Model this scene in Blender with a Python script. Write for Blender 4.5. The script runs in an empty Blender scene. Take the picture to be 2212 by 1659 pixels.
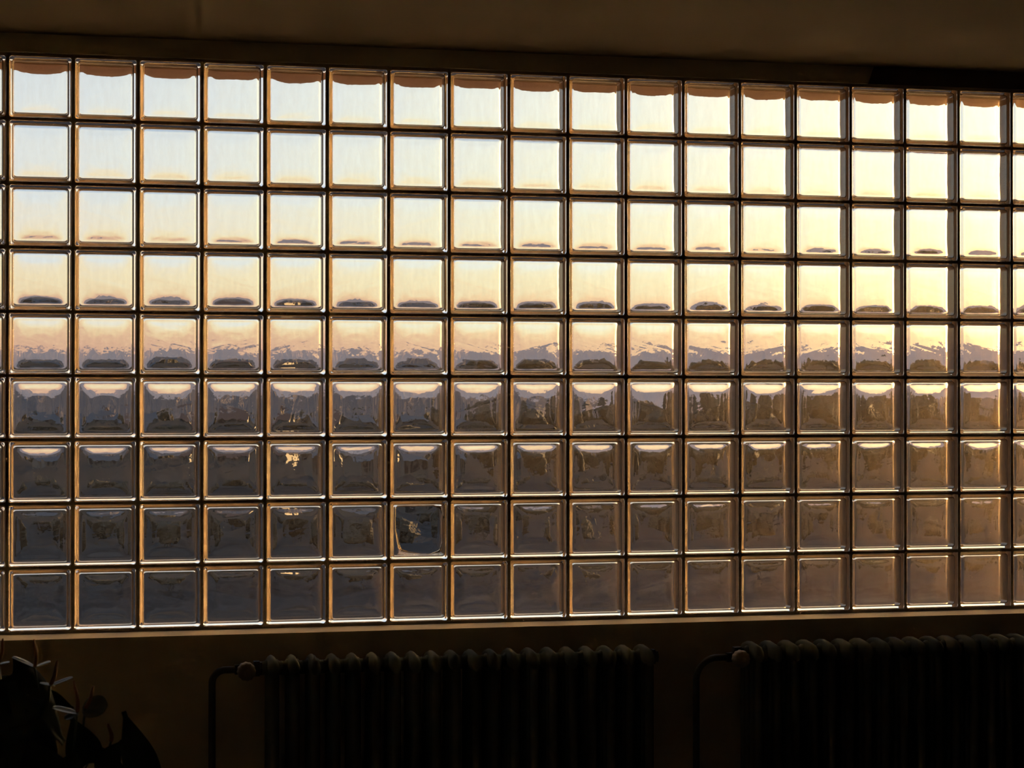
import bpy, bmesh, math, random
from mathutils import Vector, Matrix
R = math.radians
sc = bpy.context.scene
col = sc.collection

# ------------------------------------------------------------------ camera
FPX, YAW, PITCH = 4376.7, 0.2295, 0.0056      # focal length in pixels of the 2212 px wide frame
SILL = 0.762                                  # bottom joint line of the glass block window
TOP = SILL + 1.8
CAM = Vector((0.0951, -6.4794, SILL + 0.7383))
fwd = Vector((math.sin(YAW) * math.cos(PITCH), math.cos(YAW) * math.cos(PITCH), math.sin(PITCH)))
rgt = Vector((math.cos(YAW), -math.sin(YAW), 0))
upv = rgt.cross(fwd)
cd = bpy.data.cameras.new('camera')
cd.sensor_width = 36.0
cd.lens = 36.0 * FPX / 2212.0
cd.clip_start, cd.clip_end = 0.05, 20000
cam = bpy.data.objects.new('camera', cd)
col.objects.link(cam)
cam.matrix_world = Matrix(((rgt.x, upv.x, -fwd.x, CAM.x), (rgt.y, upv.y, -fwd.y, CAM.y), (rgt.z, upv.z, -fwd.z, CAM.z), (0, 0, 0, 1)))
sc.camera = cam
cd.dof.use_dof = True
cd.dof.focus_distance = 6.75
cd.dof.aperture_fstop = 4.5

def at(px, py, Y):
    """world point on the plane y = Y that the photograph shows at pixel (px, py)"""
    d = fwd * FPX + rgt * (px - 1106.0) + upv * (829.5 - py)
    return CAM + d * ((Y - CAM.y) / d.y)

# ------------------------------------------------------------------ sky, sun, exposure
SUN_AZ, SUN_EL = R(44.0), R(3.2)              # azimuth from +Y towards +X
sun_dir = Vector((math.sin(SUN_AZ) * math.cos(SUN_EL), math.cos(SUN_AZ) * math.cos(SUN_EL), math.sin(SUN_EL)))

def lin(r, g, b):
    f = lambda c: c / 12.92 if c <= 0.04045 else ((c + 0.055) / 1.055) ** 2.4
    return (f(r / 255), f(g / 255), f(b / 255))

def build_world():
    w = bpy.data.worlds.new('evening_sky')
    sc.world = w
    w.use_nodes = True
    nt = w.node_tree
    nt.nodes.clear()
    N, L = nt.nodes.new, nt.links.new
    out = N('ShaderNodeOutputWorld'); bg = N('ShaderNodeBackground')
    tc = N('ShaderNodeTexCoord')
    nrm = N('ShaderNodeVectorMath'); nrm.operation = 'NORMALIZE'
    L(tc.outputs['Generated'], nrm.inputs[0])
    sep = N('ShaderNodeSeparateXYZ'); L(nrm.outputs[0], sep.inputs[0])
    asn = N('ShaderNodeMath'); asn.operation = 'ARCSINE'; L(sep.outputs['Z'], asn.inputs[0])
    # elevation 0..90 deg -> 0..1 with a root so that the low sky gets room on the ramp
    mx = N('ShaderNodeMath'); mx.operation = 'MAXIMUM'; mx.inputs[1].default_value = 0.0; L(asn.outputs[0], mx.inputs[0])
    dv = N('ShaderNodeMath'); dv.operation = 'DIVIDE'; dv.inputs[1].default_value = math.pi / 2; L(mx.outputs[0], dv.inputs[0])
    sq = N('ShaderNodeMath'); sq.operation = 'SQRT'; L(dv.outputs[0], sq.inputs[0])
    def ramp(stops):
        r = N('ShaderNodeValToRGB'); r.color_ramp.interpolation = 'EASE'
        el = r.color_ramp.elements
        while len(el) > 1: el.remove(el[-1])
        for i, (deg, c) in enumerate(stops):
            p = math.sqrt(deg / 90.0)
            e = el[0] if i == 0 else el.new(p)
            e.position = p; e.color = (*c, 1)
        r.color_ramp.interpolation = 'LINEAR'
        L(sq.outputs[0], r.inputs[0])
        return r
    k = lambda r, g, b, s=1.0: tuple(c * s for c in lin(r, g, b))
    far = ramp([(0, k(198, 150, 138)), (1.2, k(214, 166, 145)), (1.65, k(226, 182, 153)), (2.1, k(238, 206, 166)), (3.2, k(246, 226, 191)), (4.6, k(241, 230, 214)), (6.3, k(230, 231, 232)), (8.5, k(224, 228, 234)), (15, k(200, 212, 226)), (40, k(150, 172, 205)), (90, k(110, 138, 182))])
    near = ramp([(0, k(226, 178, 150)), (1.2, k(240, 196, 158)), (1.65, k(248, 208, 164)), (2.1, k(253, 217, 172)), (3.2, k(255, 243, 200)), (4.6, k(255, 250, 214)), (6.3, k(255, 254, 228)), (8.5, k(255, 255, 238)), (15, k(236, 236, 226)), (40, k(160, 178, 205)), (90, k(110, 138, 182))])
    dt = N('ShaderNodeVectorMath'); dt.operation = 'DOT_PRODUCT'; L(nrm.outputs[0], dt.inputs[0]); dt.inputs[1].default_value = sun_dir
    ac = N('ShaderNodeMath'); ac.operation = 'ARCCOSINE'; ac.use_clamp = False; L(dt.outputs['Value'], ac.inputs[0])
    mr = N('ShaderNodeMapRange'); mr.interpolation_type = 'SMOOTHSTEP'; L(ac.outputs[0], mr.inputs['Value'])
    mr.inputs['From Min'].default_value = R(49); mr.inputs['From Max'].default_value = R(16)
    mr.inputs['To Min'].default_value = 0; mr.inputs['To Max'].default_value = 1
    mix = N('ShaderNodeMix'); mix.data_type = 'RGBA'
    L(mr.outputs[0], mix.inputs['Factor']); L(far.outputs[0], mix.inputs['A']); L(near.outputs[0], mix.inputs['B'])
    # aureole around the low sun
    g1 = N('ShaderNodeMath'); g1.operation = 'MULTIPLY'; g1.inputs[1].default_value = -1.0 / R(3.5); L(ac.outputs[0], g1.inputs[0])
    g2 = N('ShaderNodeMath'); g2.operation = 'EXPONENT'; L(g1.outputs[0], g2.inputs[0])
    gm = N('ShaderNodeVectorMath'); gm.operation = 'SCALE'; gm.inputs[0].default_value = (120.0, 68.0, 21.0); L(g2.outputs[0], gm.inputs['Scale'])
    add = N('ShaderNodeVectorMath'); add.operation = 'ADD'; L(mix.outputs['Result'], add.inputs[0]); L(gm.outputs[0], add.inputs[1])
    L(add.outputs[0], bg.inputs['Color']); bg.inputs['Strength'].default_value = 1.16
    L(bg.outputs[0], out.inputs['Surface'])
build_world()

sd = bpy.data.lights.new('low_sun', 'SUN')
sd.energy = 17.0; sd.angle = R(1.6); sd.color = (1.0, 0.58, 0.24)
so = bpy.data.objects.new('low_sun', sd); col.objects.link(so)
so.rotation_euler = sun_dir.to_track_quat('Z', 'Y').to_euler()

vs = sc.view_settings
vs.view_transform = 'Standard'; vs.look = 'None'; vs.gamma = 1.0; vs.exposure = 0.0; vs.use_curve_mapping = False
cy = sc.cycles
cy.max_bounces = 11; cy.transmission_bounces = 10; cy.glossy_bounces = 4; cy.diffuse_bounces = 3
cy.use_adaptive_sampling = True; cy.adaptive_threshold = 0.04; cy.adaptive_min_samples = 16
cy.sample_clamp_indirect = 40.0; cy.caustics_refractive = True; cy.caustics_reflective = True
cy.blur_glossy = 0.3

# ------------------------------------------------------------------ helpers
def mesh_obj(name, bm, mat, parent=None, smooth=False):
    me = bpy.data.meshes.new(name)
    bm.to_mesh(me); bm.free()
    if smooth:
        for p in me.polygons: p.use_smooth = True
    if mat: me.materials.append(mat)
    return link(name, me, parent)

def link(name, me, parent=None):
    o = bpy.data.objects.new(name, me); col.objects.link(o)
    if parent: o.parent = parent
    return o

def tag(o, label=None, cat=None, group=None, kind=None):
    if label: o['label'] = label
    if cat: o['category'] = cat
    if group: o['group'] = group
    if kind: o['kind'] = kind
    return o

def empty(name, loc=(0, 0, 0), rz=0.0):
    o = bpy.data.objects.new(name, None); col.objects.link(o)
    o.location = loc; o.rotation_euler = (0, 0, rz); o.empty_display_size = 0.05
    return o

def box(bm, x0, x1, y0, y1, z0, z1):
    v = [bm.verts.new(p) for p in ((x0, y0, z0), (x1, y0, z0), (x1, y1, z0), (x0, y1, z0), (x0, y0, z1), (x1, y0, z1), (x1, y1, z1), (x0, y1, z1))]
    for f in ((0, 3, 2, 1), (4, 5, 6, 7), (0, 1, 5, 4), (1, 2, 6, 5), (2, 3, 7, 6), (3, 0, 4, 7)):
        bm.faces.new([v[i] for i in f])

def tube(bm, pts, rad, n=10, cap=True):
    """swept tube through pts; rad is a number or a list"""
    pts = [Vector(p) for p in pts]
    if not isinstance(rad, (list, tuple)): rad = [rad] * len(pts)
    rings = []; prev = None
    for i, p in enumerate(pts):
        t = (pts[min(i + 1, len(pts) - 1)] - pts[max(i - 1, 0)]).normalized()
        if prev is None:
            a = Vector((0, 0, 1)) if abs(t.z) < 0.9 else Vector((1, 0, 0))
            u = t.cross(a).normalized()
        else:
            u = (prev - t * prev.dot(t)).normalized()
        prev = u; w = t.cross(u)
        rings.append([bm.verts.new(p + (u * math.cos(2 * math.pi * k / n) + w * math.sin(2 * math.pi * k / n)) * rad[i]) for k in range(n)])
    for a, b in zip(rings, rings[1:]):
        for k in range(n): bm.faces.new((a[k], a[(k + 1) % n], b[(k + 1) % n], b[k]))
    if cap:
        bm.faces.new(rings[0][::-1]); bm.faces.new(rings[-1])

def arc(c, u, v, r, a0, a1, n):
    c, u, v = Vector(c), Vector(u), Vector(v)
    return [c + u * (r * math.cos(R(a0 + (a1 - a0) * i / n))) + v * (r * math.sin(R(a0 + (a1 - a0) * i / n))) for i in range(n + 1)]

def fbm(x, y, seed=0.0):
    s = 0.0
    for k, (f, a) in enumerate(((1, 1), (2.1, .5), (4.3, .27), (8.9, .15))):
        s += a * math.sin(x * f * 1.31 + y * f * 0.77 + seed * 3.1 + k * 1.7) * math.cos(y * f * 1.13 - x * f * 0.59 + seed * 1.9 + k * 2.3)
    return s

# ------------------------------------------------------------------ materials
def material(name, base, rough=0.6, var=0.15, scale=8.0, bump=0.0, metal=0.0, spec=0.5, detail=4.0, bump_scale=None, second=None):
    m = bpy.data.materials.new(name); m.use_nodes = True
    nt = m.node_tree; N, L = nt.nodes.new, nt.links.new
    p = nt.nodes['Principled BSDF']
    tc = N('ShaderNodeTexCoord'); nz = N('ShaderNodeTexNoise')
    nz.inputs['Scale'].default_value = scale; nz.inputs['Detail'].default_value = detail
    L(tc.outputs['Object'], nz.inputs['Vector'])
    mx = N('ShaderNodeMix'); mx.data_type = 'RGBA'
    a = tuple(max(0, c * (1 - var)) for c in base); b = second or tuple(min(1, c * (1 + var)) for c in base)
    mx.inputs['A'].default_value = (*a, 1); mx.inputs['B'].default_value = (*b, 1)
    L(nz.outputs['Fac'], mx.inputs['Factor']); L(mx.outputs['Result'], p.inputs['Base Color'])
    p.inputs['Roughness'].default_value = rough; p.inputs['Metallic'].default_value = metal
    p.inputs['Specular IOR Level'].default_value = spec
    if bump:
        n2 = N('ShaderNodeTexNoise'); n2.inputs['Scale'].default_value = bump_scale or scale * 6; n2.inputs['Detail'].default_value = 5
        L(tc.outputs['Object'], n2.inputs['Vector'])
        bp = N('ShaderNodeBump'); bp.inputs['Strength'].default_value = bump; bp.inputs['Distance'].default_value = 0.01
        L(n2.outputs['Fac'], bp.inputs['Height']); L(bp.outputs[0], p.inputs['Normal'])
    return m

def glass_material(name='block_glass', dust=0.013):
    m = bpy.data.materials.new(name); m.use_nodes = True
    nt = m.node_tree; nt.nodes.clear(); N, L = nt.nodes.new, nt.links.new
    out = N('ShaderNodeOutputMaterial')
    gl = N('ShaderNodeBsdfGlass'); gl.inputs['IOR'].default_value = 1.5; gl.inputs['Roughness'].default_value = 0.0
    gl.inputs['Color'].default_value = (0.985, 0.995, 0.985, 1)
    tc = N('ShaderNodeTexCoord'); oi = N('ShaderNodeObjectInfo')
    off = N('ShaderNodeVectorMath'); off.operation = 'MULTIPLY_ADD'
    cmb = N('ShaderNodeCombineXYZ')
    for i in range(3): L(oi.outputs['Random'], cmb.inputs[i])
    off.inputs[1].default_value = (37.0, 91.0, 53.0)
    L(cmb.outputs[0], off.inputs[0]); L(tc.outputs['Object'], off.inputs[2])
    # fine waviness of the pressed glass
    nz = N('ShaderNodeTexNoise'); nz.inputs['Scale'].default_value = 40.0; nz.inputs['Detail'].default_value = 2.0; nz.inputs['Roughness'].default_value = 0.55
    L(off.outputs[0], nz.inputs['Vector'])
    bp = N('ShaderNodeBump'); bp.inputs['Strength'].default_value = 1.0; bp.inputs['Distance'].default_value = 0.00009
    L(nz.outputs['Fac'], bp.inputs['Height']); L(bp.outputs[0], gl.inputs['Normal'])
    # thin film of dust: scatters a little of the light onwards
    rf = N('ShaderNodeBsdfRefraction'); rf.inputs['Roughness'].default_value = 0.40; rf.inputs['IOR'].default_value = 1.5; rf.inputs['Color'].default_value = (0.95, 0.68, 0.42, 1)
    geo = N('ShaderNodeNewGeometry'); st = N('ShaderNodeVectorMath'); st.operation = 'MULTIPLY'; st.inputs[1].default_value = (60.0, 60.0, 14.0); L(geo.outputs['Position'], st.inputs[0])
    n3 = N('ShaderNodeTexNoise'); n3.inputs['Scale'].default_value = 1.0; n3.inputs['Detail'].default_value = 2.0; n3.inputs['Roughness'].default_value = 0.65; L(st.outputs[0], n3.inputs['Vector'])
    mr = N('ShaderNodeMapRange'); L(n3.outputs['Fac'], mr.inputs['Value'])
    mr.inputs['From Min'].default_value = 0.36; mr.inputs['From Max'].default_value = 0.66; mr.inputs['To Min'].default_value = dust * 0.2; mr.inputs['To Max'].default_value = dust * 2.2
    ms = N('ShaderNodeMixShader'); L(mr.outputs[0], ms.inputs['Fac']); L(gl.outputs[0], ms.inputs[1]); L(rf.outputs[0], ms.inputs[2])
    L(ms.outputs[0], out.inputs['Surface'])
    return m

M = dict(
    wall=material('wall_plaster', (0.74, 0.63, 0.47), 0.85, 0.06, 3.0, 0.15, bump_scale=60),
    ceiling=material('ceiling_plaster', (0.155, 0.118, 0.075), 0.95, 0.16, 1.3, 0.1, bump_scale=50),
    floor=material('floor_boards', (0.22, 0.155, 0.095), 0.55, 0.25, 5.0),
    mortar=material('mortar', (0.42, 0.34, 0.26), 0.95, 0.18, 40.0, 0.4, bump_scale=200),
    glass=glass_material(),
    coat=material('edge_coating', (0.38, 0.27, 0.175), 0.9, 0.3, 60.0),
    radiator=material('radiator_paint', (0.17, 0.18, 0.14), 0.75, 0.08, 12.0, spec=0.2),
    pipe=material('pipe_paint', (0.13, 0.12, 0.09), 0.55, 0.1, 20.0),
    wheel=material('valve_wheel', (0.42, 0.34, 0.24), 0.6, 0.1, 30.0),
    darkmetal=material('dark_metal', (0.06, 0.055, 0.05), 0.45, 0.1, 20.0),
    slab=material('dark_slab', (0.16, 0.10, 0.055), 0.8, 0.1, 6.0),
    eave=material('eave_wood', (0.24, 0.145, 0.095), 0.75, 0.3, 14.0, 0.3),
    leaf=material('leaf', (0.022, 0.045, 0.014), 0.55, 0.35, 10.0),
    spathe=material('spathe', (0.20, 0.22, 0.15), 0.30, 0.2, 18.0),
    spadix=material('spadix', (0.36, 0.15, 0.06), 0.55, 0.2, 60.0, 0.6, bump_scale=500),
    stem=material('stem', (0.10, 0.12, 0.04), 0.45, 0.2, 20.0),
    pot=material('clay_pot', (0.35, 0.16, 0.09), 0.8, 0.15, 12.0),
    soil=material('soil', (0.05, 0.035, 0.025), 0.95, 0.3, 40.0, 0.5),
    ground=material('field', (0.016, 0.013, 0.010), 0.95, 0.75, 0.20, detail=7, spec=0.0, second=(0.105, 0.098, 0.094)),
    hills=material('hills_haze_tint', (0.58, 0.42, 0.36), 0.95, 0.2, 0.01, detail=8, spec=0.0),  # distance haze is put into this pale mauve base colour
    ridge=material('ridge_haze_tint', (0.17, 0.14, 0.13), 0.95, 0.35, 0.02, detail=8, spec=0.0),  # nearer step of the haze gradient, painted into the base colour
    crown=material('tree_crown', (0.075, 0.060, 0.042), 0.9, 0.4, 0.6, spec=0.1),
    trunk=material('tree_trunk', (0.06, 0.045, 0.035), 0.9, 0.2, 2.0),
    house=material('house_wall', (0.10, 0.09, 0.08), 0.85, 0.1, 0.6),
    roof_slate=material('roof_slate', (0.075, 0.08, 0.09), 0.7, 0.15, 1.5),
    roof_tile=material('roof_tile', (0.12, 0.06, 0.04), 0.8, 0.2, 1.5),
    pane=material('dark_pane', (0.02, 0.025, 0.03), 0.15, 0.1, 4.0),
)

# ------------------------------------------------------------------ room shell
XL, XR, YB, ZC = -2.4, 5.8, -9.2, TOP + 0.064
C0, C1 = -3, 19                               # first and last column of blocks (column 0 is the first whole one in view)
WX0, WX1 = C0 * 0.2, (C1 + 1) * 0.2 - 0.2     # window from x = -0.6 to 3.8
WX1 = C1 * 0.2
LEDGE = -0.14                                 # room face of the wall under the window

def struct(name, bm, mat, smooth=False):
    return tag(mesh_obj(name, bm, mat, None, smooth), kind='structure')

bm = bmesh.new(); box(bm, XL - .2, XR + .2, YB - .2, 0.1, -0.2, 0); struct('floor', bm, M['floor'])
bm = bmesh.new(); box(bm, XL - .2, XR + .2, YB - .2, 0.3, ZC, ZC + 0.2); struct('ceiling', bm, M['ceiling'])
bm = bmesh.new(); box(bm, XL - .2, XL, YB, 0.3, 0, ZC); struct('wall_left', bm, M['wall'])
bm = bmesh.new(); box(bm, XR, XR + .2, YB, 0.3, 0, ZC); struct('wall_right', bm, M['wall'])
bm = bmesh.new(); box(bm, XL, XR, YB - .2, YB, 0, ZC); struct('wall_back', bm, M['wall'])
bm = bmesh.new()
e = 0.0055
box(bm, XL, XR, LEDGE, 0.09, 0, SILL - e)                     # parapet with its ledge
box(bm, XL, XR, -0.006, 0.09, TOP + e, ZC)                    # lintel band
box(bm, XL, WX0 - e, -0.006, 0.09, SILL - e, TOP + e)
box(bm, WX1 + e, XR, -0.006, 0.09, SILL - e, TOP + e)
struct('wall_front', bm, M['wall'])
# thin darker overlay on the right end of the lintel band
bm = bmesh.new()
a, b = at(1876, 184, -0.012), at(1889, 150, -0.012)
v = [bm.verts.new(p) for p in ((a.x, -0.011, TOP + 0.004), (XR - 0.001, -0.011, TOP + 0.004), (XR - 0.001, -0.011, ZC - 0.0005), (b.x, -0.011, ZC - 0.0005),
                               (a.x, -0.0062, TOP + 0.004), (XR - 0.001, -0.0062, TOP + 0.004), (XR - 0.001, -0.0062, ZC - 0.0005), (b.x, -0.0062, ZC - 0.0005))]
for f in ((0, 1, 2, 3), (5, 4, 7, 6), (0, 4, 5, 1), (1, 5, 6, 2), (2, 6, 7, 3), (3, 7, 4, 0)): bm.faces.new([v[i] for i in f])
struct('lintel_overlay', bm, M['slab'])

# ------------------------------------------------------------------ glass block window
KS, LS = 24, 4
MR = 4 * (KS + LS)
def ring(a, r):
    pts = []
    for q in range(4):
        cx, cz = ((a - r), (a - r), -(a - r), -(a - r))[q], ((a - r), -(a - r), -(a - r), (a - r))[q]
        # clockwise from the +x+z corner
        a0 = 90 - 90 * q
        arcp = [(cx + r * math.cos(R(a0 - 90 * i / LS)), cz + r * math.sin(R(a0 - 90 * i / LS))) for i in range(LS + 1)]
        nx, nz = ((a - r), -(a - r), -(a - r), (a - r))[q], (-(a - r), -(a - r), (a - r), (a - r))[q]
        a1 = a0 - 90
        nxt = (nx + r * math.cos(R(a1)), nz + r * math.sin(R(a1)))
        pts += arcp
        e0 = arcp[-1]
        for i in range(1, KS):
            pts.append((e0[0] + (nxt[0] - e0[0]) * i / KS, e0[1] + (nxt[1] - e0[1]) * i / KS))
    return pts

def sstep(a, b, x):
    t = min(1, max(0, (x - a) / (b - a))); return t * t * (3 - 2 * t)

HALF, CLR = 0.0950, 0.0800
def pane_relief(x, z, a, p):
    """thickening of a pane towards the cavity, in metres"""
    d = CLR - a
    t = max(0.0, (d - p['d0']) / p['L'])                 # thickens towards the rim with a long soft tail
    h = p['S'] * p['L'] * math.e * (1 + t) * math.exp(-t)
    h += p['B'] * math.cos(2 * math.pi * d / p['lam'] + p['ph']) * sstep(0.014, 0.026, d) * sstep(0, .02, a)
    w = sstep(0.0, 0.012, d)
    h += w * p['N'] * fbm(x * p['nf'] * 0.8, z * p['nf'] * 1.25, p['seed'])
    return h

def broken_edge(rng):
    """outline of the hole smashed into the room-side pane"""
    pts = []
    base = ring(0.0775, 0.012)
    for i, (x, z) in enumerate(base):
        j = 1.0
        s = (x + z) / 0.155                              # +1 at the upper right corner
        t = (-x - z) / 0.155                             # +1 at the lower left corner
        u = (x - z) / 0.155                              # +1 at the lower right corner
        if s > 0.80: j -= 0.55 * (s - 0.80)
        if t > 0.45: j -= 0.42 * (t - 0.45)
        if u > 0.72: j -= 0.5 * (u - 0.72)
        j += rng.uniform(-0.006, 0.006) + 0.006 * math.sin(i * 0.9)
        pts.append((x * j, z * j))
    return pts

def make_block(idx, rng, broken=False):
    pf = lambda: dict(S=rng.uniform(0.040, 0.082), d0=rng.uniform(0.002, 0.005), L=rng.uniform(0.0075, 0.0105), B=rng.uniform(0.00002, 0.00006), lam=rng.uniform(0.016, 0.028), ph=rng.uniform(0, 6), N=rng.uniform(0.00003, 0.00007), nf=rng.uniform(45, 70), seed=rng.uniform(0, 50))
    ins = [0.004, 0.012, 0.020, 0.028, 0.035, 0.041, 0.047, 0.052, 0.056, 0.0595, 0.0625, 0.065, 0.0672, 0.0694, 0.0716, 0.0738, 0.076, 0.0780]
    verts, faces = [], []
    def add_ring(pts, yf):
        base = len(verts)
        for i, (x, z) in enumerate(pts): verts.append((x, yf(x, z) if callable(yf) else yf, z))
        return base
    def strip(r0, r1):
        for i in range(MR):
            j = (i + 1) % MR
            faces.append((r0 + i, r0 + j, r1 + j, r1 + i))
    def cap(r0, y, flip):
        c = len(verts); verts.append((0, y, 0))
        for i in range(MR):
            j = (i + 1) % MR
            faces.append((c, i + r0, j + r0) if flip else (c, j + r0, i + r0))
    wob = rng.uniform(0, 40)
    face_wave = lambda s: (lambda x, z: s * (0.0400 + 0.00003 * fbm(x * 40, z * 40, wob + s)))
    shoulder = [(0.0865, 0.0400, .010), (0.0895, 0.0398, .009), (0.0918, 0.0390, .0085), (0.0936, 0.0376, .008), (0.0946, 0.0358, .0075), (0.0950, 0.0335, .007)]
    outer_in = [0.006, 0.02, 0.034, 0.047, 0.058, 0.067, 0.074, 0.080, 0.084]
    hole = broken_edge(rng) if broken else None
    # ---- outer shell, room side (-y) to outside (+y)
    rings = []
    if broken:
        for t in (0.0, 0.5):
            src = ring(0.0865, .010)
            rings.append(add_ring([(hx + (sx - hx) * t, hz + (sz - hz) * t) for (hx, hz), (sx, sz) in zip(hole, src)], face_wave(-1)))
    else:
        for a in outer_in: rings.append(add_ring(ring(a, a * 0.35 if a < .05 else .0175), face_wave(-1)))
    first = rings[0]
    for a, y, r in shoulder: rings.append(add_ring(ring(a, r), -y))
    side_a = rings[-1]
    for y in (-0.012, 0.012): rings.append(add_ring(ring(HALF, .007), y))
    side_b = len(verts)
    for a, y, r in reversed(shoulder): rings.append(add_ring(ring(a, r), y))
    for a in reversed(outer_in): rings.append(add_ring(ring(a, a * 0.35 if a < .05 else .0175), face_wave(1)))
    for r0, r1 in zip(rings, rings[1:]): strip(r0, r1)
    if not broken: cap(rings[0], -0.04, False)
    cap(rings[-1], 0.04, True)
    n_outer = len(faces)
    side_rings = (side_a, side_b + MR)                   # vertices of the edge faces that touch the mortar
    # ---- cavity
    T = 0.0085
    rings = []
    def pane_rings(sign, p, order):
        rr = []
        for a in order:
            d = CLR - a
            rad = min(a * 0.6, 0.008 + 0.62 * d)
            rr.append(add_ring(ring(a, rad), lambda x, z, a=a: sign * (0.04 - T - pane_relief(x, z, a, p))))
        return rr
    p1, p2 = pf(), pf()
    def fillet(sign, p):
        h0 = pane_relief(0, 0, CLR, p)
        y0 = 0.04 - T - h0
        pts = []
        rf = 0.0072
        for i in range(0, 6):
            t = R(90 * i / 5)
            pts.append((CLR + rf * math.sin(t) * 0.95, y0 - rf * (1 - math.cos(t)), 0.008 + 0.002 * i / 5))
        return [add_ring(ring(a, r), sign * y) for a, y, r in pts]
    if broken:
        mid = ring(CLR, .008)
        h0 = pane_relief(0, 0, CLR, p1)
        hr = add_ring(hole, -(0.04 - T - h0 * .6))
        rings.append(hr)
        strip(hr, first)                                  # the broken edge itself
    else:
        rings += pane_rings(-1, p1, ins)
    rings += fillet(-1, p1)
    rings.append(add_ring(ring(0.0872, .0100), 0.0))
    rings += list(reversed(fillet(1, p2)))
    rings += pane_rings(1, p2, list(reversed(ins)))
    for r0, r1 in zip(rings, rings[1:]):
        for i in range(MR):
            j = (i + 1) % MR
            faces.append((r0 + i, r1 + i, r1 + j, r0 + j))
    if not broken:
        c = len(verts); verts.append((0, -(0.04 - T - pane_relief(0, 0, 0.001, p1)), 0))
        for i in range(MR): faces.append((c, rings[0] + i, rings[0] + (i + 1) % MR))
    c = len(verts); verts.append((0, 0.04 - T - pane_relief(0, 0, 0.001, p2), 0))
    for i in range(MR): faces.append((c, rings[-1] + (i + 1) % MR, rings[-1] + i))
    # orientation: the first shell must enclose positive volume
    vol = 0.0
    for f in faces[:n_outer]:
        a = Vector(verts[f[0]])
        for k in range(1, len(f) - 1): vol += a.dot(Vector(verts[f[k]]).cross(Vector(verts[f[k + 1]])))
    if vol < 0: faces = [f[::-1] for f in faces]
    me = bpy.data.meshes.new('glass_block')
    me.from_pydata(verts, [], faces)
    for p in me.polygons: p.use_smooth = True
    me.materials.append(M['glass']); me.materials.append(M['coat'])
    for p in me.polygons[:n_outer]:
        if all(side_rings[0] <= v < side_rings[1] for v in p.vertices): p.material_index = 1
    me.update()
    return me

rng = random.Random(11)
block_meshes = [make_block(i, rng) for i in range(10)]
broken_mesh = make_block(99, random.Random(5), broken=True)

# the mortar grid is the window itself; the blocks are its pieces
bm = bmesh.new()
hw, y0, y1 = 0.0048, 0.0035, 0.0765
for j in range(10):
    z = TOP - 0.2 * j
    box(bm, WX0 - 0.0052, WX1 + 0.0052, y0, y1, z - hw, z + hw)
for i in range(C0, C1 + 1):
    for j in range(9):
        z = TOP - 0.2 * j
        box(bm, 0.2 * i - hw, 0.2 * i + hw, y0, y1, z - 0.2 + hw, z - hw)
window = struct('window_1', bm, M['mortar'])
tag(window, 'wall of square clear glass blocks in dark mortar joints')
rng = random.Random(3)
for j in range(9):
    for i in range(C0, C1):
        br = (i == 6 and j == 7)
        o = link('glass_block', broken_mesh if br else rng.choice(block_meshes), window)
        o.location = (0.2 * i + 0.1 + rng.uniform(-.0003, .0003), 0.04 + rng.uniform(-.0006, .0006), TOP - 0.2 * j - 0.1 + rng.uniform(-.0003, .0003))
        if not br:
            o.rotation_euler = (rng.uniform(-.002, .002), R(90) * rng.randrange(4), rng.choice((0, math.pi)) + rng.uniform(-.002, .002))
        else:
            tag(o, 'glass block with a jagged hole broken into its room-side pane')
            bm = bmesh.new()
            r2 = random.Random(8)
            for k in range(46):
                c = Vector((r2.uniform(-.075, .075), r2.uniform(-.024, .024), -0.0862 + r2.uniform(0.0008, 0.004)))
                s = r2.uniform(.0008, .0030)
                vv = [bm.verts.new(c + Vector((r2.gauss(0, 1), r2.gauss(0, 1), abs(r2.gauss(0, .6)))) * s) for _ in range(4)]
                for f in ((0, 1, 2), (0, 3, 1), (1, 3, 2), (2, 3, 0)): bm.faces.new([vv[q] for q in f])
            bmesh.ops.recalc_face_normals(bm, faces=bm.faces)
            tag(mesh_obj('glass_shards', bm, M['glass'], o), kind='stuff')

# ------------------------------------------------------------------ outside: board under the eave
bm = bmesh.new()
ez = CAM.z + 0.1512 * (0.55 - CAM.y) + 0.034
box(bm, XL - 1, XR + 2, 0.235, 0.55, ez, ez + 0.05)
for k in range(12): box(bm, -3 + k * 0.9, -2.94 + k * 0.9, 0.09, 0.236, ez + 0.06, ez + 0.11)
box(bm, XL - 1, XR + 2, 0.235, 0.27, ez + 0.05, ez + 0.12)
struct('trim_2', bm, M['eave'])

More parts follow.
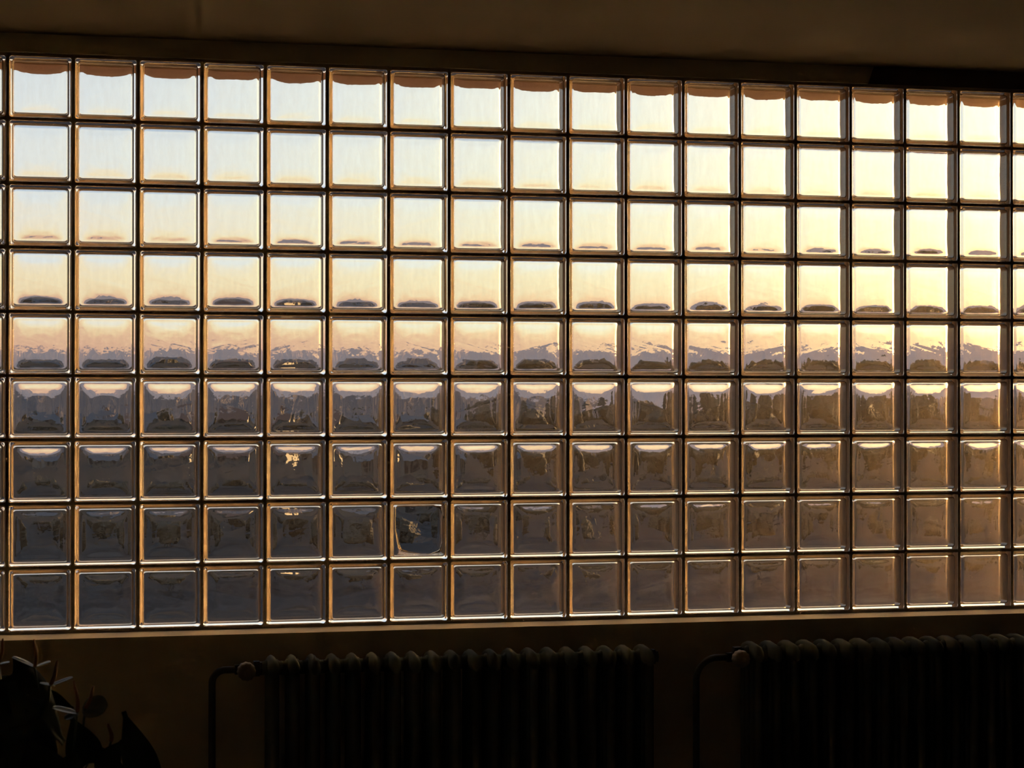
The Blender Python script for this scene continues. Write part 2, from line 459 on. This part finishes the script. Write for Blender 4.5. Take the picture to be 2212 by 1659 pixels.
# ------------------------------------------------------------------ outside: land, hills, trees, houses
GZ = -5.0
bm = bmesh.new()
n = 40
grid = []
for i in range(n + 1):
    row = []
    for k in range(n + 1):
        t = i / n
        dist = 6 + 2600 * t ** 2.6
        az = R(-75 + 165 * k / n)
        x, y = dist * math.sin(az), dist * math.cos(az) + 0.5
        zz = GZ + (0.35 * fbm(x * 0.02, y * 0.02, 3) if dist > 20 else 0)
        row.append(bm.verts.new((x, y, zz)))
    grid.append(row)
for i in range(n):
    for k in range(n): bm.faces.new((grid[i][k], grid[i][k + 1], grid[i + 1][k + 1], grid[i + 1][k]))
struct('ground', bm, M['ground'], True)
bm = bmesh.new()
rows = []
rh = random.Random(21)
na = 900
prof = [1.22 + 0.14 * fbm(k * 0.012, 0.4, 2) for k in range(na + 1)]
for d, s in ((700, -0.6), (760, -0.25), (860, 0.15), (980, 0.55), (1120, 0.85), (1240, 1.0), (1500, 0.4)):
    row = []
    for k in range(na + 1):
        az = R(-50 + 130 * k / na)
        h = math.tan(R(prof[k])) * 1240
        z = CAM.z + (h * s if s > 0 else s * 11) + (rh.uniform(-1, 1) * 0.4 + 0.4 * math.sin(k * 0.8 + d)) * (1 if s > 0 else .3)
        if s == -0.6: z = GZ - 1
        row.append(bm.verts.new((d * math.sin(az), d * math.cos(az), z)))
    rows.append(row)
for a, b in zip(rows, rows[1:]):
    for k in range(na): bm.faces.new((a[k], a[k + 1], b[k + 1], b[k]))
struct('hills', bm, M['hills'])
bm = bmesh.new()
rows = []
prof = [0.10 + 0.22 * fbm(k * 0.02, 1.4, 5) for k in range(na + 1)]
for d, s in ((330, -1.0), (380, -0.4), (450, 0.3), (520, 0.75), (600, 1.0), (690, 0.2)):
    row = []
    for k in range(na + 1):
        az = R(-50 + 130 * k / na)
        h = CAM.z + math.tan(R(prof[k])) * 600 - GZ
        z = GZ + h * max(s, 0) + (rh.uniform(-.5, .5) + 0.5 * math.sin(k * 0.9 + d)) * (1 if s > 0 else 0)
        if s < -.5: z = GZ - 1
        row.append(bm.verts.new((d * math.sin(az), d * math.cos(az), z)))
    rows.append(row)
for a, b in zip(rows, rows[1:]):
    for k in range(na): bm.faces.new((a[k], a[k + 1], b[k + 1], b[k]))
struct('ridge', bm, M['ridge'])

def crown_mesh(seed, wide):
    rr = random.Random(seed)
    bm = bmesh.new()
    for c in range(9):
        a = rr.uniform(0, 6.28); rad = rr.uniform(0, 0.5) * wide; zc = rr.uniform(0.35, 0.85)
        s = rr.uniform(0.17, 0.27) * (1.15 - 0.55 * abs(zc - 0.55))
        mat = Matrix.Translation((rad * math.cos(a) * 0.6, rad * math.sin(a) * 0.6, zc)) @ Matrix.Diagonal((s * wide, s * wide, s * 0.9, 1))
        g = bmesh.ops.create_icosphere(bm, subdivisions=2, radius=1.0, matrix=mat)
        for v in g['verts']:
            v.co += Vector((rr.gauss(0, 1), rr.gauss(0, 1), rr.gauss(0, 1))) * 0.022
    me = bpy.data.meshes.new('crown'); bm.to_mesh(me); bm.free(); me.materials.append(M['crown'])
    return me
def trunk_mesh(seed):
    rr = random.Random(seed); bm = bmesh.new()
    tube(bm, [(0, 0, -0.02), (0.005, 0, 0.2), (0.0, 0.01, 0.5), (0.01, 0.0, 0.75)], [0.032, 0.024, 0.016, 0.006], 8)
    for k in range(5):
        a = rr.uniform(0, 6.28); z = rr.uniform(0.28, 0.5)
        tube(bm, [(0, 0, z), (0.12 * math.cos(a), 0.12 * math.sin(a), z + 0.12), (0.24 * math.cos(a), 0.24 * math.sin(a), z + 0.3)], [0.012, 0.008, 0.003], 6)
    me = bpy.data.meshes.new('trunk'); bm.to_mesh(me); bm.free(); me.materials.append(M['trunk'])
    return me
crowns = [crown_mesh(40 + k, 1.0 + 0.25 * (k % 3)) for k in range(5)]
trunks = [trunk_mesh(60 + k) for k in range(3)]
rt = random.Random(77)
def tree(az, d, top_el, label, group):
    h = max(2.2, CAM.z + math.tan(R(top_el)) * d - GZ)
    o = empty('tree', (d * math.sin(R(az)) + CAM.x, d * math.cos(R(az)) + CAM.y, GZ), rt.uniform(0, 6.28))
    o.scale = (h * rt.uniform(.8, 1.05), h * rt.uniform(.8, 1.05), h)
    link('trunk', rt.choice(trunks), o); link('crown', rt.choice(crowns), o)
    return tag(o, label, 'tree', group)
# azimuth: 13.15 deg is the middle of the frame, -1.0 its left edge, 27.3 its right edge
for k in range(13):
    tree(13 + 20 * (k + rt.uniform(-.2, .2)) / 13, (125, 150, 175)[k % 3], rt.uniform(-0.5, 0.75), 'brown tree in the line blurred behind the right-hand glass blocks', 'trees behind the right-hand glass blocks')
for k in range(15):
    tree(-4 + 19 * (k + rt.uniform(-.2, .2)) / 15, (220, 260, 310)[k % 3], rt.uniform(-0.9, -0.45), 'low dark tree blurred behind the left-hand glass blocks', 'trees behind the left-hand glass blocks')
for k in range(18):
    tree(-2 + 33 * (k + rt.uniform(-.2, .2)) / 18, (72, 100, 86)[k % 3], rt.uniform(-3.6, -2.3), 'dark garden bush blurred behind the lower glass blocks', 'bushes behind the lower glass blocks')

def house(az, d, w, dep, hw_, rot, roof, label):
    o = empty('house', (d * math.sin(R(az)) + CAM.x, d * math.cos(R(az)) + CAM.y, GZ), R(rot))
    bm = bmesh.new(); box(bm, -w / 2, w / 2, -dep / 2, dep / 2, 0, hw_)
    for s in (-1, 1):
        a, b, c = [bm.verts.new(p) for p in ((s * w / 2, -dep / 2, hw_), (s * w / 2, dep / 2, hw_), (s * w / 2, 0, hw_ + dep * .34))]
        bm.faces.new((a, b, c) if s > 0 else (b, a, c))
    mesh_obj('wall', bm, M['house'], o)
    bm = bmesh.new(); ov = 0.4
    for s in (-1, 1):
        p = [Vector((-w / 2 - ov, s * (dep / 2 + ov), hw_ - ov * .68)), Vector((w / 2 + ov, s * (dep / 2 + ov), hw_ - ov * .68)), Vector((w / 2 + ov, 0, hw_ + dep * .34)), Vector((-w / 2 - ov, 0, hw_ + dep * .34))]
        q = [v + Vector((0, 0, .18)) for v in p]
        vv = [bm.verts.new(v) for v in p + q]
        for f in ((0, 1, 2, 3), (4, 7, 6, 5), (0, 4, 5, 1), (1, 5, 6, 2), (2, 6, 7, 3), (3, 7, 4, 0)): bm.faces.new([vv[i] for i in f])
    bmesh.ops.recalc_face_normals(bm, faces=bm.faces)
    rf = mesh_obj('roof', bm, roof, o)
    bm = bmesh.new(); box(bm, w * .2, w * .2 + .6, -.3, .3, hw_ + dep * .2, hw_ + dep * .34 + .9); mesh_obj('chimney', bm, M['roof_tile'], rf)
    for k in range(3):
        x = -w / 2 + w * (k + .5) / 3
        bm = bmesh.new(); box(bm, x - .55, x + .55, -dep / 2 - .06, -dep / 2 + .05, .9, 2.2); mesh_obj('window', bm, M['pane'], o)
    return tag(o, label, 'house')
house(1.2, 190, 9, 6, 2.4, 12, M['roof_slate'], 'grey-roofed low house dimly seen behind the lower left glass blocks')
house(5.6, 205, 9, 6, 2.4, -20, M['roof_tile'], 'red-roofed low house dimly seen behind the lower left glass blocks')
house(9.4, 150, 8, 6, 2.4, 35, M['roof_slate'], 'grey-roofed low house dimly seen behind the broken glass block')

# ------------------------------------------------------------------ radiators
PITCH_R, RZ0, RZ1 = 0.0625, 0.10, 0.700
RY = -0.255                                    # middle of the radiator in depth
def section_mesh():
    bm = bmesh.new()
    ys = (-0.066, -0.022, 0.022, 0.066)
    n = 10
    for y in ys:
        rings = []
        for z, sx, sy in ((RZ0 + .030, .012, .012), (RZ0 + .055, .0150, .0135), (RZ1 - .058, .0150, .0135), (RZ1 - .030, .012, .012)):
            rings.append([bm.verts.new((sx * math.cos(2 * math.pi * k / n), y + sy * math.sin(2 * math.pi * k / n), z)) for k in range(n)])
        for a, b in zip(rings, rings[1:]):
            for k in range(n): bm.faces.new((a[k], a[(k + 1) % n], b[(k + 1) % n], b[k]))
    # arched heads that join the columns front to back
    for s, zc in ((1, RZ1 - .034), (-1, RZ0 + .034)):
        rings = []
        for y, dz, hx, hz in ((-.086, -.012, .004, .006), (-.082, -.006, .0125, .016), (-.070, 0, .0165, .024), (-.045, .004, .0170, .026), (0, .006, .0175, .028), (.045, .004, .0170, .026), (.070, 0, .0165, .024), (.082, -.006, .0125, .016), (.086, -.012, .004, .006)):
            ring_ = []
            for k in range(12):
                a = 2 * math.pi * k / 12
                ca, sa = math.cos(a), math.sin(a)
                f = 1.0 if sa * s < 0 else 1.0 + 0.12 * (1 - abs(ca))
                ring_.append(bm.verts.new((hx * ca, y, zc + s * dz + hz * sa * f)))
            rings.append(ring_)
        for a, b in zip(rings, rings[1:]):
            for k in range(12): bm.faces.new((a[k], a[(k + 1) % 12], b[(k + 1) % 12], b[k]))
        bm.faces.new(rings[0][::-1]); bm.faces.new(rings[-1])
    # hubs to the neighbours
    for z in (RZ1 - .036, RZ0 + .036):
        for y in (0.0,):
            tube(bm, [(-PITCH_R / 2, y, z), (-.022, y, z), (-.018, y, z), (.018, y, z), (.022, y, z), (PITCH_R / 2, y, z)], [.021, .021, .026, .026, .021, .021], 14)
    bmesh.ops.recalc_face_normals(bm, faces=bm.faces)
    me = bpy.data.meshes.new('section'); bm.to_mesh(me); bm.free()
    for p in me.polygons: p.use_smooth = True
    me.materials.append(M['radiator'])
    return me
sec_me = section_mesh()

def wheel_mesh(r):
    bm = bmesh.new(); n = 48
    prof = [(0.30, -.030), (0.36, -.031), (0.80, -.027), (0.97, -.020), (1.0, -.012), (1.0, .004), (0.9, .011), (0.35, .014)]
    rings = []
    for f, y in prof:
        rg = []
        for k in range(n):
            rr_ = r * f * (1.0 - (0.055 if (k // 2) % 2 and f > 0.75 else 0))
            rg.append(bm.verts.new((rr_ * math.cos(2 * math.pi * k / n), y, rr_ * math.sin(2 * math.pi * k / n))))
        rings.append(rg)
    for a, b in zip(rings, rings[1:]):
        for k in range(n): bm.faces.new((a[k], a[(k + 1) % n], b[(k + 1) % n], b[k]))
    c = bm.verts.new((0, -.022, 0))
    for k in range(n): bm.faces.new((rings[0][k], c, rings[0][(k + 1) % n]))
    bm.faces.new(rings[-1])
    bmesh.ops.recalc_face_normals(bm, faces=bm.faces)
    return bm

def radiator(x0, nsec, wheel_px, pipe_px, bend, label, end_plug):
    """x0: middle of the first section"""
    o = empty('radiator', (x0, RY, 0))
    for k in range(nsec):
        s = link('section', sec_me, o); s.location = (k * PITCH_R, 0, 0)
    for k in (1, nsec - 2):
        bm = bmesh.new()
        tube(bm, [(k * PITCH_R, -.05, 0), (k * PITCH_R, -.05, .012), (k * PITCH_R, -.05, .02), (k * PITCH_R, -.05, RZ0 + .03)], [.022, .022, .010, .010], 12)
        tube(bm, [(k * PITCH_R, .05, 0), (k * PITCH_R, .05, .012), (k * PITCH_R, .05, .02), (k * PITCH_R, .05, RZ0 + .03)], [.022, .022, .010, .010], 12)
        mesh_obj('foot', bm, M['radiator'], o, True)
    zt = RZ1 - .036
    wc = at(wheel_px[0], wheel_px[1], RY - 0.045)
    vx, vz = wc.x - x0, wc.z
    # valve body: union nut, hexagon, stub to the pipe
    bm = bmesh.new()
    tube(bm, [(-PITCH_R / 2, 0, zt), (-PITCH_R / 2 - .006, 0, zt), (-PITCH_R / 2 - .007, 0, zt), (-PITCH_R / 2 - .024, 0, zt), (-PITCH_R / 2 - .025, 0, (zt + vz) / 2), (vx, 0, vz)], [.022, .022, .026, .026, .015, .017], 6)
    tube(bm, [(vx, 0.018, vz), (vx, -.012, vz), (vx, -.013, vz), (vx, -.030, vz)], [.018, .018, .010, .010], 14)
    val = mesh_obj('valve', bm, M['darkmetal'], o)
    wbm = wheel_mesh(0.0285)
    w = mesh_obj('handwheel', wbm, M['wheel'], val, True); w.location = (vx, -0.045, vz)
    tag(w, 'pale ribbed valve handwheel')
    # supply pipe: from the valve to the left, bending down to the floor
    pc = at(pipe_px, 1600, RY)
    px = pc.x - x0
    zb = vz + 0.0
    pts = [Vector((vx - .012, 0, zb))]
    pts += arc((px + bend, 0, zb - bend), (-1, 0, 0), (0, 0, 1), bend, 90, 0, 10)
    pts += [Vector((px, 0, 0.3)), Vector((px, 0, 0.0))]
    bm = bmesh.new(); tube(bm, pts, 0.0108, 14); mesh_obj('supply_pipe', bm, M['pipe'], o, True)
    bm = bmesh.new(); tube(bm, [(vx - .03, 0, vz), (vx - .031, 0, vz), (vx - .012, 0, vz)], [.0108, .0165, .0165], 6); mesh_obj('union_nut', bm, M['darkmetal'], o)
    xe = (nsec - 1) * PITCH_R + PITCH_R / 2
    bm = bmesh.new(); tube(bm, [(xe - .004, 0, zt), (xe + .006, 0, zt), (xe + .007, 0, zt), (xe + .016, 0, zt), (xe + .018, 0, zt)], [.026, .026, .019, .019, .012], 6); mesh_obj('end_plug', bm, M['darkmetal'], o)
    bm = bmesh.new(); tube(bm, [(xe - .004, 0, RZ0 + .036), (xe + .012, 0, RZ0 + .036)], .02, 6); mesh_obj('end_plug', bm, M['darkmetal'], o)
    return tag(o, label, 'radiator', 'column radiators under the glass block window')

xa = at(593, 1430, RY - .07).x
xb = at(1398, 1412, RY - .07).x
n1 = round((xb - xa) / PITCH_R) + 1
radiator(xa, n1, (532, 1450), 458, 0.040, 'long dark column radiator in the middle, beside the potted plant', True)
xc = at(1640, 1400, RY - .07).x
radiator(xc, 22, (1599, 1423), 1504, 0.070, 'long dark column radiator at the right edge, its wheel beside a curved pipe', True)

# ------------------------------------------------------------------ potted flowering plant
PY = -0.95
pc = at(110, 1600, PY)
plant = empty('potted_plant', (pc.x, PY, 0))
tag(plant, 'dark leafy potted plant with upright flower spikes left of the radiators', 'plant')
def loc(px, py, dy=0.0):
    p = at(px, py, PY + dy)
    return Vector((p.x - pc.x, dy, p.z))
def lathe(prof, n=32):
    bm = bmesh.new(); rings = []
    for r, z in prof: rings.append([bm.verts.new((r * math.cos(2 * math.pi * k / n), r * math.sin(2 * math.pi * k / n), z)) for k in range(n)])
    for a, b in zip(rings, rings[1:]):
        for k in range(n): bm.faces.new((a[k], a[(k + 1) % n], b[(k + 1) % n], b[k]))
    bm.faces.new(rings[0][::-1]); bm.faces.new(rings[-1])
    return bm
mesh_obj('pot', lathe([(.085, 0), (.09, .005), (.122, .20), (.13, .205), (.132, .235), (.120, .235), (.116, .20)]), M['pot'], plant, True)
mesh_obj('soil', lathe([(.112, .195), (.116, .20), (.10, .214), (.03, .218)]), M['soil'], plant, True)

def blade(base, tip, width, droop, normal, heart=0.35, fold=0.15, n=12, m=4, thick=0.0012, oval=False):
    """a heart-shaped leaf blade from base to tip: width, droop of the tip, folded along its midrib"""
    base, tip, normal = Vector(base), Vector(tip), Vector(normal).normalized()
    ax = tip - base; ln = ax.length; ax.normalize()
    side = normal.cross(ax).normalized(); nn = ax.cross(side).normalized()
    bm = bmesh.new(); top = []
    for i in range(n + 1):
        t = i / n
        wv = width * (math.sin(math.pi * min(1, (t * 0.86 + 0.14)) ** 0.75)) * (1 - 0.25 * t)
        if oval: wv = width * max(0.05, 1 - abs(2 * t - 1) ** 2.4) ** 0.5
        if i == n: wv = width * 0.12
        row = []
        for k in range(-m, m + 1):
            s = k / m
            back = heart * ln * 0.35 * (s * s) * max(0, 1 - t * 3.2)
            p = base + ax * (ln * t - back) + side * (wv * s) + nn * (fold * wv * abs(s) - droop * t * t * ln + 0.05 * droop * math.sin(6 * s + 5 * t) * ln * .3)
            row.append(p)
        top.append(row)
    va = [[bm.verts.new(p) for p in r] for r in top]
    vb = [[bm.verts.new(p - nn * thick) for p in r] for r in top]
    q = 2 * m
    for i in range(n):
        for k in range(q):
            bm.faces.new((va[i][k], va[i][k + 1], va[i + 1][k + 1], va[i + 1][k]))
            bm.faces.new((vb[i][k], vb[i + 1][k], vb[i + 1][k + 1], vb[i][k + 1]))
        bm.faces.new((va[i][0], va[i + 1][0], vb[i + 1][0], vb[i][0]))
        bm.faces.new((va[i][q], vb[i][q], vb[i + 1][q], va[i + 1][q]))
    for k in range(q):
        bm.faces.new((va[0][k], vb[0][k], vb[0][k + 1], va[0][k + 1]))
        bm.faces.new((va[n][k], va[n][k + 1], vb[n][k + 1], vb[n][k]))
    bmesh.ops.recalc_face_normals(bm, faces=bm.faces)
    return bm

def stalk(a, b, r0, r1, bow=0.03):
    a, b = Vector(a), Vector(b)
    pts = []
    for i in range(9):
        t = i / 8
        p = a.lerp(b, t); p.x += bow * math.sin(math.pi * t); pts.append(p)
    bm = bmesh.new(); tube(bm, pts, [r0 + (r1 - r0) * i / 8 for i in range(9)], 8)
    return bm

root = Vector((0, 0, 0.215))
rp = random.Random(4)
def leaf(bpx, tpx, width, dy0, dy1, normal, droop=0.12, heart=0.4):
    b, t = loc(*bpx, dy0), loc(*tpx, dy1)
    l = mesh_obj('leaf', blade(b, t, width, droop, normal, heart), M['leaf'], plant, True)
    mesh_obj('leaf_stalk', stalk(root + Vector((rp.uniform(-.06, .06), rp.uniform(-.06, .06), 0)), b, .0035, .0024, rp.uniform(-.03, .03)), M['stem'], l, True)
# large leaves, silhouettes against the wall
leaf((20, 1470), (150, 1600), 0.085, -0.06, -0.02, (0.35, -0.75, 0.6), 0.10)
leaf((60, 1500), (-50, 1610), 0.090, -0.10, -0.12, (-0.3, -0.8, 0.5), 0.10)
leaf((30, 1580), (130, 1720), 0.085, -0.14, -0.12, (0.2, -0.9, 0.35), 0.08)
leaf((92, 1497), (160, 1529), 0.020, 0.03, 0.04, (0.25, -0.95, 0.3), 0.04)
leaf((190, 1650), (155, 1548), 0.052, -0.03, -0.02, (0.1, -0.95, 0.2), 0.04)
leaf((320, 1690), (266, 1538), 0.052, 0.02, 0.03, (-0.25, -0.9, 0.15), 0.04)
leaf((250, 1690), (200, 1600), 0.040, -0.05, -0.06, (0.3, -0.9, 0.2), 0.05)
leaf((225, 1660), (262, 1600), 0.036, -0.08, -0.10, (-0.2, -0.9, 0.3), 0.05)
leaf((0, 1660), (70, 1560), 0.080, -0.16, -0.18, (0.0, -0.95, 0.2), 0.05)
leaf((100, 1700), (60, 1600), 0.075, -0.18, -0.20, (0.1, -0.95, 0.2), 0.05)
leaf((130, 1720), (165, 1620), 0.065, -0.14, -0.16, (0.0, -0.95, 0.25), 0.05)
leaf((-20, 1560), (-120, 1640), 0.080, -0.05, -0.02, (-0.3, -0.7, 0.6), 0.12)
leaf((-20, 1500), (30, 1456), 0.050, 0.04, 0.10, (0.1, -0.7, 0.7), 0.05)

def flower(node, tipp, sp, dy, bow, two=None):
    """node: foot of the spike; tipp: top of the spike; sp: list of (foot, tip, width, normal) spathe blades"""
    a, t = loc(*node, dy), loc(*tipp, dy + .01)
    st = mesh_obj('flower_stem', stalk(root + Vector((rp.uniform(-.05, .05), rp.uniform(-.05, .05), 0)), a, .0038, .0030, bow), M['stem'], plant, True)
    bm = bmesh.new()
    pts = [a.lerp(t, i / 8) + Vector((0.003 * math.sin(i * .6), 0, 0)) for i in range(9)]
    tube(bm, pts, [.0048, .0054, .0054, .0051, .0048, .0044, .0040, .0034, .0018], 12)
    mesh_obj('spadix', bm, M['spadix'], st, True)
    for f, q, w, nr in sp:
        mesh_obj('spathe', blade(loc(*f, dy + .002), loc(*q, dy - .02), w, -0.06, nr, 0.0, 0.25, oval=True), M['spathe'], st, True)
flower((75, 1441), (76, 1381), [((76, 1442), (25, 1424), .020, (0, -.25, 1)), ((74, 1442), (110, 1432), .014, (0, -.2, 1))], -0.02, 0.004)
flower((108, 1481), (127, 1425), [((118, 1481), (85, 1478), .010, (0, -.3, 1)), ((106, 1482), (159, 1466), .012, (0, -.3, 1))], -0.01, -0.01)
flower((167, 1538), (162, 1469), [((168, 1541), (112, 1533), .018, (0, -.35, 1)), ((168, 1540), (140, 1556), .012, (0, -.5, 1))], -0.05, 0.01)
flower((184, 1530), (205, 1482), [((178, 1534), (234, 1525), .033, (-.1, -.75, .6))], -0.02, 0.02)
flower((-3, 1430), (9, 1379), [((-4, 1436), (20, 1433), .012, (0, -.2, 1)), ((-2, 1436), (-40, 1430), .016, (0, -.2, 1))], -0.03, -0.01)
flower((240, 1602), (236, 1563), [], 0.0, 0.01)
